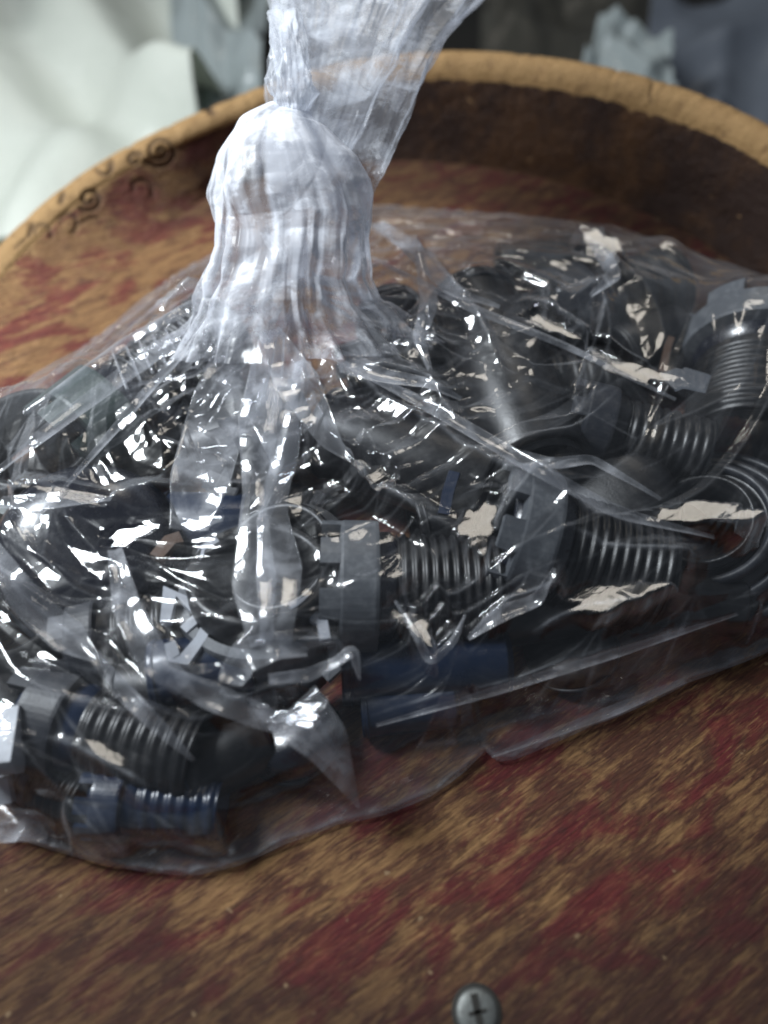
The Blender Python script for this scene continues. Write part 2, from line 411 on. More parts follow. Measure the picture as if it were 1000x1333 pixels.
def fitting(name, label, a, b, R, za, zb, kind='full', roll=0.0, mats=(None, None, None), rings=9, cat='pipe fitting', teeth=8, group=None):
    """a,b: where the two ends lie; R radius in small units; za, zb heights of the axis ends"""
    A0 = V(*a, za); B0 = V(*b, zb); ax = B0-A0; L = ax.length; R = R*U
    root = empty(name, A0); place(root, mats, A0, ax, roll)
    tag(root, label, cat, group)
    mc, mb, ml = [m or d for m, d in zip(mats, (M_dgrey, M_black, M_gloss))]
    if kind == 'full':
        v, f = band_mesh(R*1.02, R*1.22, L*.07, L*.30, teeth, L*.10); mesh_obj('toothed_collar', v, f, mc, root).data.polygons.foreach_set('use_smooth', [False]*len(f))
        grid_obj('neck', lathe([(R*.84, L*.04), (R*1.0, L*.04), (R*1.03, L*.12), (R*1.03, L*.36), (R*.9, L*.40), (R*.84, L*.44), (R*.84, L*.04)]), ml, root, closed_v=True)
        grid_obj('threaded_barrel', lathe(thread_profile(R, L*.40, L, rings)), mb, root, closed_v=True)
    elif kind == 'collar':
        v, f = band_mesh(R*.88, R, 0, L, teeth, L*.55); mesh_obj('toothed_collar', v, f, mc, root).data.polygons.foreach_set('use_smooth', [False]*len(f))
        grid_obj('sleeve', lathe([(R*.70, L*.1), (R*.80, L*.1), (R*.86, L*.3), (R*.86, L*1.5), (R*.80, L*1.62), (R*.70, L*1.5), (R*.70, L*.1)]), ml, root, closed_v=True)
    elif kind == 'coil':
        for q, rr in enumerate((1.0, .82, .66)):
            grid_obj('ridge_ring', lathe([(R*rr*(1)+R*.055*math.cos(t), L*(.1+.22*q)+R*.075*math.sin(t)) for t in np.linspace(0, 2*PI, 12)[:-1]], 72), (ml if q != 1 else mc), root, closed_u=True, closed_v=True)
        grid_obj('dished_body', lathe([(R*.98, -.1*L), (R*.97, L*.1), (R*.80, L*.32), (R*.64, L*.54), (R*.55, L*.5), (R*.55, -.1*L)]), mb, root, closed_v=True)
        grid_obj('threaded_barrel', lathe(thread_profile(R*.54, -.6*L, L*.7, rings, .1)), mb, root, closed_v=True)
    elif kind == 'cap':
        pr = [(R*.90, 0), (R, 0)]+[(R*(1+.0*t), L*.45*t) for t in (.3, .6)]+[(R*math.cos(t)**.6, L*.45+L*.55*math.sin(t)) for t in np.linspace(.1, 1.5, 14)]+[(.0002, L)]
        grid_obj('shell', lathe(pr, 64), mb, root, closed_v=True)
        grid_obj('edge_bead', lathe([(R*1.0+R*.05*math.cos(t), R*.05*math.sin(t)) for t in np.linspace(0, 2*PI, 10)[:-1]], 64), mc, root, closed_u=True, closed_v=True)
    elif kind == 'tube':
        grid_obj('tube_wall', lathe([(R*.86, 0), (R*.98, 0), (R, L*.02), (R*.985, L*.5), (R, L*.98), (R*.98, L), (R*.86, L), (R*.86, 0)], 56), mb, root, closed_v=True)
        grid_obj('end_bead', lathe([(R*1.0+R*.045*math.cos(t), L*.06+R*.045*math.sin(t)) for t in np.linspace(0, 2*PI, 10)[:-1]], 56), mc, root, closed_u=True, closed_v=True)
        if rings: grid_obj('inner_liner', lathe([(R*.80, L*.02), (R*.85, L*.02), (R*.85, L*1.03), (R*.80, L*1.03), (R*.80, L*.02)], 48), ml, root, closed_v=True)
    CONTENTS.append(root)
    return root
def shard(name, label, pts, z0, z1, thick, mat, cat='plastic piece', group=None):
    "a bent strip of even thickness following pts [(px,py)], z from z0 to z1, with width"
    C = [P(x, y, z0+(z1-z0)*i/(len(pts)-1)) for i, (x, y) in enumerate(pts)]
    root = bpy.data.objects.new(name, bpy.data.meshes.new(name)); 
    wd, tk = thick
    C = np.array(C); o = C.mean(0)
    rows = []
    for i, c in enumerate(C):
        t = C[min(i+1, len(C)-1)]-C[max(i-1, 0)]; t /= np.linalg.norm(t)
        s_ = np.cross([0, 0, 1.], t); s_ /= np.linalg.norm(s_); n_ = np.cross(t, s_)
        k = 1.0
        if 0 < i < len(C)-1:
            d1 = C[i]-C[i-1]; d2 = C[i+1]-C[i]; cs = d1@d2/np.linalg.norm(d1)/np.linalg.norm(d2)
            k = min(1.9, 1/max(.3, math.sqrt((1+cs)/2)))
        rows.append([c-o+s_*wd*U*k*a_+n_*tk*U*b_ for a_, b_ in ((-.5, 0), (-.42, .5), (.42, .5), (.5, 0), (.42, -.5), (-.42, -.5))])
    A_ = np.array(rows); m_ = 6; nr = len(rows)
    vs = A_.reshape(-1, 3); fs = []
    for i in range(nr-1):
        for k in range(m_): fs.append((i*m_+k, i*m_+(k+1) % m_, (i+1)*m_+(k+1) % m_, (i+1)*m_+k))
    fs += [tuple(range(m_))[::-1], tuple((nr-1)*m_+k for k in range(m_))]
    ob = mesh_obj(name, vs, fs, mat, smooth=False); ob.location = o
    tag(ob, label, cat, group); CONTENTS.append(ob)
    return ob
exec_items = True
G = 'black pipe fittings inside the tied bag'
F = fitting
F('threaded_fitting', 'black ribbed fitting with a grey toothed collar, lying level at the bag centre', (425, 765), (648, 768), 60, .034, .030, mats=(M_grey, None, None), rings=10, roll=.35, group=G)
F('threaded_fitting', 'tilted black ribbed fitting with a pale grey collar, right of the level one', (640, 690), (850, 752), 66, .042, .026, mats=(M_grey, None, None), rings=9, roll=.2, group=G)
F('ringed_fitting', 'large black fitting facing up with concentric ridges, at the right edge of the photo', (925, 705), (908, 660), 112, .010, .044, 'coil', rings=9, mats=(M_dgrey, M_black, M_dgrey), group=G)
F('threaded_fitting', 'blue grey toothed collar fitting standing at the upper right corner of the bag', (990, 440), (975, 585), 84, .030, .026, mats=(M_grey, None, None), rings=7, teeth=7, roll=.12, group=G)
F('threaded_fitting', 'ribbed black fitting lying obliquely under the left shoulder of the bag', (92, 585), (292, 425), 60, .026, .034, mats=(M_green, None, None), rings=10, roll=.5, group=G)
F('ring_fitting', 'green grey ring with a dark hollow at the left edge, above the glossy black cap', (70, 625), (52, 590), 92, .006, .030, 'collar', mats=(M_green, M_black, M_black), group=G)
F('domed_cap', 'large glossy black domed cap at the left, with the brightest glint on it', (128, 735), (112, 700), 104, .014, .054, 'cap', mats=(M_dgrey, M_gloss, M_gloss), group=G)
F('threaded_fitting', 'black fitting with a notched collar lying across the lower left of the bag', (36, 930), (262, 985), 46, .020, .019, mats=(M_dgrey, M_black, M_blue), rings=8, group=G)
F('plain_sleeve', 'smooth black sleeve running down from the top of the heap, right of the knot', (612, 395), (700, 610), 66, .040, .036, 'tube', mats=(M_dgrey, M_black, M_black), group=G)
F('threaded_fitting', 'dusty black fitting under the upper right film, below the large pale reflection', (705, 420), (872, 372), 58, .030, .028, mats=(M_dgrey, None, None), rings=5, roll=.1, group=G)
F('ring_fitting', 'broad grey toothed ring facing up, below the knot and left of the centre fitting', (345, 815), (340, 770), 88, .018, .040, 'collar', mats=(M_grey, M_black, M_black), teeth=9, group=G)
F('ring_fitting', 'black ring with a thin curved edge, between the broad toothed ring and the centre collar', (392, 755), (372, 735), 78, .012, .030, 'collar', mats=(M_black, M_black, M_black), teeth=6, group=G)
F('plain_sleeve', 'black sleeve lying level at the middle of the heap, behind the centre fitting', (425, 560), (640, 640), 58, .030, .034, 'tube', mats=(M_black, M_black, M_black), group=G)
F('plain_sleeve', 'dark blue sleeve at the bottom of the heap, under the centre fitting', (445, 872), (655, 862), 38, .016, .015, 'tube', mats=(M_blue, M_blue, M_blue), group=G)
F('threaded_fitting', 'small black fitting half buried at the lowest corner of the bag', (120, 1042), (290, 1052), 30, .012, .012, mats=(M_blue, M_blue, M_blue), rings=6, group=G)
F('ring_fitting', 'grey green ring cut off by the left edge, below the glossy black cap', (8, 850), (0, 815), 74, .006, .026, 'collar', mats=(M_green, M_black, M_black), group=G)
F('threaded_fitting', 'brownish black fitting under the curved film fold, left of the bent pale clips', (95, 850), (262, 818), 50, .020, .022, mats=(M_dgrey, None, M_black), rings=6, roll=.4, group=G)
F('domed_cap', 'black cap lying under the pointed fold at the lower middle of the bag', (385, 962), (368, 935), 50, .004, .020, 'cap', mats=(M_dgrey, M_gloss, M_gloss), group=G)
F('domed_cap', 'flat black disc shaped cap near the lower right hem of the bag', (744, 850), (738, 828), 52, .003, .014, 'cap', mats=(M_dgrey, M_black, M_gloss), group=G)
F('threaded_fitting', 'dark grey fitting between the upright black sleeve and the ringed fitting', (740, 545), (915, 590), 42, .042, .036, mats=(M_dgrey, M_black, M_black), rings=8, group=G)
F('plain_sleeve', 'black sleeve in the shadow between the ribbed left fitting and the centre', (255, 600), (400, 540), 50, .026, .036, 'tube', mats=(M_black, M_black, M_blue), group=G)
F('threaded_fitting', 'black fitting filling the middle between the upper right film and the tilted fitting', (560, 520), (790, 500), 54, .020, .020, mats=(M_black, None, None), rings=7, group=G)
F('plain_sleeve', 'dark blue sleeve behind the broad toothed ring, under the hanging folds', (215, 690), (325, 690), 46, .020, .020, 'tube', mats=(M_dgrey, M_blue, M_blue), group=G)
F('plain_sleeve', 'black sleeve under the tilted ribbed fitting at the lower right', (620, 805), (800, 785), 36, .015, .014, 'tube', mats=(M_black, M_black, M_black), group=G)
F('domed_cap', 'dark cap wedged beside the ringed fitting, right of the tilted ribbed fitting', (800, 670), (790, 640), 78, .012, .038, 'cap', mats=(M_black, M_black, M_gloss), group=G)
F('ring_fitting', 'black toothed ring just right of the knot foot, among the hanging film', (520, 450), (512, 420), 56, .010, .030, 'collar', mats=(M_dgrey, M_black, M_black), group=G)
F('plain_sleeve', 'blue tinted sleeve showing at the lower left, beside the pale plastic block', (50, 1000), (30, 900), 34, .012, .018, 'tube', mats=(M_blue, M_blue, M_blue), group=G)
F('plain_sleeve', 'black sleeve under the broken fold, just above the lowest corner fitting', (150, 905), (330, 900), 42, .018, .018, 'tube', mats=(M_black, M_black, M_blue), group=G)
F('plain_sleeve', 'blue black sleeve pointing at the lowest hem, under the triangular film fold', (235, 1015), (345, 958), 34, .013, .013, 'tube', mats=(M_blue, M_black, M_blue), group=G)
F('threaded_fitting', 'small black fitting wedged between the centre sleeve and the hanging folds', (290, 640), (420, 690), 44, .018, .016, mats=(M_dgrey, None, None), rings=6, group=G)
F('plain_sleeve', 'short black sleeve under the uppermost right film, below the dusty fitting', (800, 470), (880, 440), 50, .020, .020, 'tube', mats=(M_black, M_black, M_black), group=G)
F('threaded_fitting', 'black fitting in the shadow just behind the centre sleeve, below the knot', (455, 500), (590, 465), 46, .019, .019, mats=(M_dgrey, None, None), rings=6, group=G)
F('plain_sleeve', 'black sleeve cut off by the left edge, beside the pale green grey block', (-60, 880), (36, 945), 48, .017, .017, 'tube', mats=(M_dgrey, M_black, M_blue), group=G)
F('plain_sleeve', 'black sleeve filling the gap behind the two ribbed fittings at the centre', (540, 690), (690, 660), 46, .018, .018, 'tube', mats=(M_black, M_black, M_black), group=G)
F('threaded_fitting', 'black fitting beside the left ribbed one, nearer to the hanging folds', (190, 560), (310, 500), 42, .016, .018, mats=(M_dgrey, None, None), rings=6, group=G)
F('ring_fitting', 'black ring lying flat beneath the glossy domed cap at the left', (190, 800), (180, 775), 70, .003, .018, 'collar', mats=(M_dgrey, M_black, M_blue), group=G)
F('plain_sleeve', 'black sleeve under the right end of the heap, before the ringed fitting', (830, 770), (960, 790), 36, .014, .013, 'tube', mats=(M_black, M_black, M_black), group=G)
F('threaded_fitting', 'small blue black fitting at the lower left corner, partly under the sleeve', (20, 1000), (110, 1040), 28, .011, .011, mats=(M_blue, None, M_blue), rings=5, group=G)
F('plain_sleeve', 'short navy sleeve just right of the triangular fold, below the centre fitting', (470, 928), (590, 915), 26, .010, .010, 'tube', mats=(M_blue, M_blue, M_black), group=G)
F('plain_sleeve', 'navy sleeve showing between the domed cap and the bent pale clips', (200, 880), (330, 860), 36, .030, .030, 'tube', mats=(M_blue, M_blue, M_black), group=G)
F('domed_cap', 'small dark cap resting on top of the heap, behind the tilted ribbed fitting', (700, 560), (700, 540), 50, .030, .044, 'cap', mats=(M_dgrey, M_black, M_gloss), group=G)
F('ring_fitting', 'black toothed ring lying on edge under the long film folds', (330, 590), (300, 600), 50, .034, .036, 'collar', mats=(M_dgrey, M_black, M_black), group=G)
F('plain_sleeve', 'black sleeve in the upper right gap, nearest to the far wall of the dish', (650, 345), (790, 330), 34, .014, .013, 'tube', mats=(M_dgrey, M_black, M_black), group=G)
GC = 'bent pale clips inside the bag'
S = shard
S('bent_clip', 'pale clip bent like an M, uppermost of the clips left of the toothed ring', [(216, 812), (222, 772), (246, 786), (262, 802), (240, 822)], .046, .044, (12, 9), M_lgrey, 'clip', GC)
S('bent_clip', 'pale clip bent like a V, lowest of the clips left of the toothed ring', [(222, 838), (228, 858), (240, 862), (262, 834), (276, 806)], .046, .044, (13, 9), M_lgrey, 'clip', GC)
S('bent_clip', 'pale hooked clip above the M shaped clip, over the blue sleeve', [(246, 748), (262, 722), (264, 716), (284, 704)], .050, .050, (9, 8), M_lgrey, 'clip', GC)
S('bent_clip', 'pale stepped clip on the right of the broad toothed ring', [(378, 792), (398, 784), (410, 806), (420, 812), (424, 834)], .050, .048, (12, 9), M_lgrey, 'clip', GC)
S('bent_clip', 'short pale clip leaning beside the collar of the centre fitting', [(432, 842), (437, 872), (424, 884)], .036, .034, (12, 9), M_grey, 'clip', GC)
S('plastic_block', 'pale green grey block cut off by the left edge of the photo', [(-22, 968), (28, 962)], .038, .038, (64, 34), M_lgrey, 'plastic block')
S('plastic_chip', 'pale chip standing under the pale block at the left edge', [(-2, 1012), (4, 1045)], .026, .02, (24, 12), M_lgrey, 'plastic chip')
S('plastic_chip', 'small brown chip beside the dark blue sleeve, right of the big glint', [(204, 728), (222, 706), (236, 702)], .052, .050, (18, 10), M_brown, 'plastic chip')
S('plastic_chip', 'thin dark blue sliver standing in the gap above the centre fitting', [(578, 670), (584, 640), (592, 615)], .052, .056, (14, 5), M_blue, 'plastic chip')
S('foil_piece', 'small crumpled silver foil piece on the left of the upper right collar', [(868, 498), (884, 492), (904, 496), (908, 484)], .058, .058, (34, 3), M_foil, 'foil')
S('brown_strip', 'narrow brown strip standing between the two upper right fittings', [(862, 486), (870, 450), (874, 440)], .04, .04, (10, 5), M_brown, 'plastic strip')

# ------------------------------------------------------------------ the film: a membrane drawn over the heap and up to the neck
bpy.context.view_layer.update()
X0, X1, Y0, Y1, ST = -.36, .36, -.26, .36, .002
NX, NY = int((X1-X0)/ST)+1, int((Y1-Y0)/ST)+1
OB = np.zeros((NX, NY))
def stamp(ob):
    if ob.type == 'MESH' and len(ob.data.polygons):
        me = ob.data; n_ = len(me.vertices)
        co = np.empty(n_*3, np.float32); me.vertices.foreach_get('co', co); co = co.reshape(-1, 3)
        M = np.array(ob.matrix_world); co = co@M[:3, :3].T+M[:3, 3]
        me.calc_loop_triangles(); t = np.empty(len(me.loop_triangles)*3, np.int32); me.loop_triangles.foreach_get('vertices', t)
        T3 = co[t.reshape(-1, 3)]
        for u_, v_ in ((0, 0), (1, 0), (0, 1), (.33, .33), (.5, 0), (0, .5), (.5, .5), (.25, .6), (.6, .25), (.15, .15)):
            p = T3[:, 0]*(1-u_-v_)+T3[:, 1]*u_+T3[:, 2]*v_
            i = np.clip(((p[:, 0]-X0)/ST).round().astype(int), 0, NX-1); j = np.clip(((p[:, 1]-Y0)/ST).round().astype(int), 0, NY-1)
            np.maximum.at(OB, (i, j), p[:, 2])
    for c in ob.children: stamp(c)
for o in CONTENTS: stamp(o)
# dilate once so that thin gaps close
OBd = OB.copy()
for dx in (-1, 0, 1):
    for dy in (-1, 0, 1): OBd = np.maximum(OBd, np.roll(np.roll(OB, dx, 0), dy, 1))
for _ in range(3):
    bl = .25*(np.roll(OBd, 1, 0)+np.roll(OBd, -1, 0)+np.roll(OBd, 1, 1)+np.roll(OBd, -1, 1)); OBd = np.maximum(.5*OBd+.5*bl, np.minimum(OBd, bl+.001))
OB = OBd + np.where(OBd > .004, .0014, 0)
NECK = P(388, 392, .078)
out_px = [(255, 342), (300, 322), (340, 300), (420, 282), (488, 268), (560, 273), (640, 279), (720, 286), (800, 304), (870, 330), (935, 350), (1000, 378), (1110, 430), (1140, 560), (1110, 720), (1060, 800),
          (1000, 848), (950, 868), (900, 886), (840, 916), (770, 944), (720, 967), (668, 988), (648, 990), (632, 976), (600, 1008), (560, 1036), (500, 1060), (440, 1072), (370, 1098), (310, 1126), (250, 1139), (180, 1133),
          (110, 1118), (60, 1104), (25, 1092), (-40, 1076), (-120, 1000), (-140, 860), (-110, 720), (-70, 620), (-10, 552), (80, 478), (170, 410)]
OUT = np.array([P(x, y, .003) for x, y in out_px])
# outline as a function of the angle about the neck
def outline_at(theta):
    a = np.arctan2(OUT[:, 1]-NECK[1], OUT[:, 0]-NECK[0]); r = np.hypot(OUT[:, 1]-NECK[1], OUT[:, 0]-NECK[0])
    o = np.argsort(a); a, r = a[o], r[o]
    a = np.concatenate([a-2*PI, a, a+2*PI]); r = np.concatenate([r, r, r])
    return np.interp(theta, a, r)
gx, gy = np.meshgrid(X0+ST*np.arange(NX), Y0+ST*np.arange(NY), indexing='ij')
ga = np.arctan2(gy-NECK[1], gx-NECK[0]); gr = np.hypot(gy-NECK[1], gx-NECK[0])
inside = gr < outline_at(ga)-.001
neckm = gr < .014
def relax(h, ob, ins, nk, it):
    for _ in range(it):
        a = .25*(np.roll(h, 1, 0)+np.roll(h, -1, 0)+np.roll(h, 1, 1)+np.roll(h, -1, 1))
        h = np.maximum(a, ob); h[~ins] = .004; h[nk] = NECK[2]
    return h
h = None
for lev in (8, 4, 2, 1):
    sl = (slice(None, None, lev), slice(None, None, lev))
    # coarse obstacle: block maximum
    o_ = OB[:NX//lev*lev, :NY//lev*lev].reshape(NX//lev, lev, NY//lev, lev).max((1, 3)) if lev > 1 else OB
    ins = inside[sl][:o_.shape[0], :o_.shape[1]]; nk = neckm[sl][:o_.shape[0], :o_.shape[1]]
    if lev > 1: nk = nk | (gr[sl][:o_.shape[0], :o_.shape[1]] < ST*lev)
    if h is None: h = np.where(ins, .02, .004)
    else:
        h = np.repeat(np.repeat(h, 2, 0), 2, 1)
        h = np.pad(h, ((0, max(0, o_.shape[0]-h.shape[0])), (0, max(0, o_.shape[1]-h.shape[1]))), mode='edge')[:o_.shape[0], :o_.shape[1]]
    h = relax(h, o_, ins, nk, {8: 400, 4: 300, 2: 200, 1: 60}[lev])
HM = h
def sampH(F_, x, y):
    i = np.clip((x-X0)/ST, 0, NX-1.001); j = np.clip((y-Y0)/ST, 0, NY-1.001)
    i0 = i.astype(int); j0 = j.astype(int); fi = i-i0; fj = j-j0
    return F_[i0, j0]*(1-fi)*(1-fj)+F_[i0+1, j0]*fi*(1-fj)+F_[i0, j0+1]*(1-fi)*fj+F_[i0+1, j0+1]*fi*fj
def onfilm(px, py):
    z = .04
    for _ in range(8):
        p = P(px, py, z); z = .5*z+.5*float(sampH(HM, np.array([p[0]]), np.array([p[1]]))[0])
    return P(px, py, z)

NTH, NR = 1500, 420
tt = PI/2+.6 + 2*PI*np.arange(NTH)/NTH                       # seam behind the knot
rr0 = .012
ro = outline_at((tt+PI) % (2*PI)-PI)
k = np.linspace(0, 1, NR)[:, None]**.85
RADI = rr0 + (ro[None, :]-rr0)*k
FX = NECK[0]+RADI*np.cos(tt); FY = NECK[1]+RADI*np.sin(tt)
Z = sampH(HM, FX, FY)
OBs = sampH(OB, FX, FY)
edge = np.clip((ro[None, :]-RADI)/.010, 0, 1)
# -- facets: the crumple of stiff film, long in the radial direction
def facets(nth, nr, amp, seed, rpow=.8):
    g = np.random.default_rng(seed)
    pts = []; val = []
    for i in range(nr+1):
        for j in range(nth+1):
            jj = j + (0 if j in (0, nth) else g.uniform(-.45, .45)) + 0.0
            ii = i + (0 if i in (0, nr) else g.uniform(-.45, .45))
            pts.append((jj/nth, ii/nr)); val.append(g.normal())
    val = np.array(val).reshape(nr+1, nth+1); val[:, -1] = val[:, 0]; val = val.reshape(-1)
    r_ = delaunay_2d_cdt([Vector(p) for p in pts], [], [], 0, 1e-7)
    vs = np.array([tuple(v) for v in r_[0]]); ids = [o[0] if o else 0 for o in r_[3]]
    vv = val[ids]
    out = np.zeros((NR, NTH)); uu = np.arange(NTH)/NTH; ww = (np.linspace(0, 1, NR)**rpow)
    for f in r_[2]:
        a, b, c = vs[list(f)]
        j0, j1 = np.searchsorted(uu, [min(a[0], b[0], c[0]), max(a[0], b[0], c[0])]); i0, i1 = np.searchsorted(ww, [min(a[1], b[1], c[1]), max(a[1], b[1], c[1])])
        j1 = min(j1+1, NTH); i1 = min(i1+1, NR)
        if j1 <= j0 or i1 <= i0: continue
        U_, W_ = np.meshgrid(uu[j0:j1], ww[i0:i1])
        den = (b[1]-c[1])*(a[0]-c[0])+(c[0]-b[0])*(a[1]-c[1])
        if abs(den) < 1e-12: continue
        l1 = ((b[1]-c[1])*(U_-c[0])+(c[0]-b[0])*(W_-c[1]))/den; l2 = ((c[1]-a[1])*(U_-c[0])+(a[0]-c[0])*(W_-c[1]))/den; l3 = 1-l1-l2
        m = (l1 >= -1e-6) & (l2 >= -1e-6) & (l3 >= -1e-6)
        w_ = l1*vv[f[0]]+l2*vv[f[1]]+l3*vv[f[2]]
        out[i0:i1, j0:j1][m] = w_[m]
    return out*amp
LAY = np.zeros((NR, NTH))
F1 = facets(40, 6, .0034, 3); F2 = facets(84, 11, .0009, 4); F3 = facets(190, 26, .00014, 5)
# -- pleats running out from the neck
def pleats(n_, seed, sharp):
    g = np.random.default_rng(seed)
    a = np.sort(g.uniform(0, 2*PI, n_)); out = np.zeros(NTH)
    t = (tt-tt[0]) % (2*PI)
    for q in a:
        wd = g.uniform(.5, 1.3)*2.2/n_; d = np.abs((t-q+PI) % (2*PI)-PI)
        out = np.maximum(out, g.uniform(.4, 1)*np.clip(1-d/wd, 0, 1)**sharp)
    return out
pl = pleats(26, 8, 1.3)[None, :]*.010*np.exp(-RADI/.05)*np.clip(RADI/.02, 0, 1.2) + pleats(60, 9, 1.0)[None, :]*.0035*np.exp(-RADI/.045)
Z = Z + edge*(np.abs(F1)*.9+F2*1.3+F3*1.2) + edge*pl
# -- the large creases that can be seen, raised like tents
def crease(pts, amp, wd, power=1.4, taper=True):
    global Z
    Q = np.array([onfilm(*p) for p in pts])[:, :2]
    x0, y0 = Q.min(0)-wd; x1, y1 = Q.max(0)+wd
    m = (FX > x0) & (FX < x1) & (FY > y0) & (FY < y1)
    X = np.stack([FX[m], FY[m]], -1); best = np.full(len(X), 9.); al = np.zeros(len(X))
    cum = np.concatenate([[0], np.cumsum(np.linalg.norm(np.diff(Q, axis=0), axis=1))])
    for a_, b_, l0 in zip(Q[:-1], Q[1:], cum):
        ab = b_-a_; L2 = ab@ab; t = np.clip(((X-a_)@ab)/L2, 0, 1)
        dd = np.linalg.norm(X-(a_+t[:, None]*ab), axis=1); u_ = dd < best
        best = np.where(u_, dd, best); al = np.where(u_, (l0+t*math.sqrt(L2))/cum[-1], al)
    k_ = np.clip(1-best/wd, 0, 1)**power
    if taper: k_ = k_*np.clip(np.minimum(al, 1-al)*5+.25, 0, 1)
    Z[m] = Z[m]+amp*k_*edge[m]
    LAY[m] = np.maximum(LAY[m], .30*np.exp(-(best/.0009)**2)*np.clip(np.minimum(al, 1-al)*6, 0, 1))
CR = [([(345, 425), (390, 500), (430, 585), (490, 640), (560, 690), (600, 700)], .010, .010),
      ([(420, 470), (520, 540), (640, 610), (760, 670), (850, 700)], .006, .009),
      ([(470, 300), (560, 360), (620, 420), (660, 500)], .007, .008),
      ([(540, 310), (545, 390), (570, 460)], .006, .006),
      ([(690, 400), (760, 445), (830, 480), (880, 520)], .006, .008),
      ([(770, 300), (800, 360), (740, 400)], .006, .010),
      ([(470, 480), (560, 500), (600, 570)], .005, .008),
      ([(160, 760), (170, 820), (230, 890), (330, 935), (400, 930)], .010, .010),
      ([(330, 935), (420, 960), (468, 1052)], .014, .014),
      ([(0, 740), (50, 800), (125, 855), (180, 910), (250, 985)], .009, .009),
      ([(0, 648), (130, 655), (240, 640)], .007, .009),
      ([(60, 960), (110, 980), (200, 1030)], .005, .008),
      ([(610, 835), (660, 790), (720, 770), (730, 735)], .007, .008),
      ([(520, 780), (560, 860), (600, 820)], .006, .007),
      ([(690, 830), (760, 800), (835, 800)], .007, .010),
      ([(480, 940), (640, 900), (800, 850), (960, 800)], .005, .007),
      ([(520, 980), (700, 930), (895, 885)], .0035, .006),
      ([(300, 880), (350, 850), (440, 850), (465, 880)], .009, .009),
      ([(740, 690), (800, 720), (900, 730)], .005, .009),
      ([(640, 700), (700, 620), (760, 600)], .005, .008)]
for c_ in CR: crease(*c_)
# taut flat areas between the folds, each tilted to mirror a lamp
def taut(px, py, w, asp=1.0, ang=0.0, lamp=(0.12, 1.05, 1.25), off=(0, 0), lift=.002):
    global Z
    p = onfilm(px, py); v1 = _c-p; v1 /= np.linalg.norm(v1); v2 = np.array(lamp)-p; v2 /= np.linalg.norm(v2)
    nrm = v1+v2; nrm /= np.linalg.norm(nrm)
    dx = FX-p[0]; dy = FY-p[1]; c_, s_ = math.cos(ang), math.sin(ang)
    a_ = (dx*c_+dy*s_)/(w*U); b_ = (-dx*s_+dy*c_)/(w*U*asp)
    rad_ = np.sqrt(a_*a_+b_*b_)+.22*np.sin(3*np.arctan2(b_, a_)+px)+.12*np.sin(7*np.arctan2(b_, a_)+py)
    m = np.clip((1.35-rad_)/.35, 0, 1); m = m*m*(3-2*m)
    sx, sy = -nrm[0]/nrm[2]+off[0], -nrm[1]/nrm[2]+off[1]
    core = m > .5
    if not core.any(): return
    pl_ = sx*dx+sy*dy
    z0 = np.max((OBs-pl_)[core])+lift*.5; z0 = max(min(z0, p[2]+.012), p[2]-.002)+lift*.5
    Z = Z*(1-m)+(z0+pl_+.25*(F2+F3))*m
for a_ in [(622, 695, 30, .55, 1.3), (820, 478, 52, .26, -.62), (775, 335, 34, .6, -1.0), (905, 690, 50, .28, -.12), (790, 790, 44, .3, .15), (485, 615, 26, .5, -.8),
           (715, 430, 34, .3, -.6), (90, 652, 44, .2, 0), (540, 830, 26, .4, -.9)]: taut(*a_)
taut(168, 695, 24, .4, .25, lamp=(-0.56, 0.18, 0.66))
taut(385, 930, 26, .5, 0, lamp=(-0.56, 0.18, 0.66))
# a soft wobble so that no facet is a perfect mirror
Z += edge*.00004*np.sin(FX*160+2*np.sin(FY*90))*np.sin(FY*140+1.3*np.sin(FX*70))
# never below what the film lies on
lo = OBs+.0004
Z = np.where(Z < lo+.001, lo+.001*np.exp((Z-lo-.001)/.001), Z)
Z = np.maximum(Z, .0035)
# hem: the film turns over in a round lip at the outline
dh = ro[None, :]-RADI; flat_ = np.clip(dh/.022, 0, 1); flat_ = flat_*flat_*(3-2*flat_)
Z = np.maximum(.0030+(Z-.0030)*(.10+.90*flat_), np.where(OBs > .003, lo, 0))
hem = np.clip(dh/.0015, 0, 1)
Z = .0016+(Z-.0016)*np.sqrt(1-(1-hem)**2)
wav = .0018*np.sin(tt*37+3*np.sin(tt*11))[None, :]*np.clip(1-(ro[None, :]-RADI)/.03, 0, 1)
Z += np.abs(wav)*hem
# small lateral shifts make the folds lean instead of standing plumb
g1 = (np.roll(F1, 3, 1)-F1)*.9
FXs = FX + edge*g1*np.cos(tt+PI/2); FYs = FY + edge*g1*np.sin(tt+PI/2)
bag = empty('tied_plastic_bag', (0, 0, 0))
tag(bag, 'clear plastic bag full of black fittings, tied in a fat white knot', 'plastic bag')
film = grid_obj('bag_film', np.stack([FXs, FYs, Z], -1), M_film, bag, closed_v=True)
lay = .62*np.exp(-((RADI-.012)/.030)**1.4)*(.5+.7*pleats(44, 15, 1.0)[None, :])+.12*np.exp(-RADI/.07)*pleats(30, 17, 1.0)[None, :]
to_hem = ro[None, :]-RADI
def creased(F_):
    l1 = np.abs(np.roll(F_, 1, 1)+np.roll(F_, -1, 1)-2*F_); l2 = np.zeros_like(F_); l2[1:-1] = np.abs(F_[2:]+F_[:-2]-2*F_[1:-1])
    q = l1/np.percentile(l1, 99)+l2/np.percentile(l2, 99); q = np.clip(q, 0, 1.5); return (q+np.roll(q, 1, 1)+np.roll(q, 1, 0))/2
lay = lay+LAY+.10*creased(F1)*np.clip(RADI/.03, 0, 1)+.035*creased(F2)
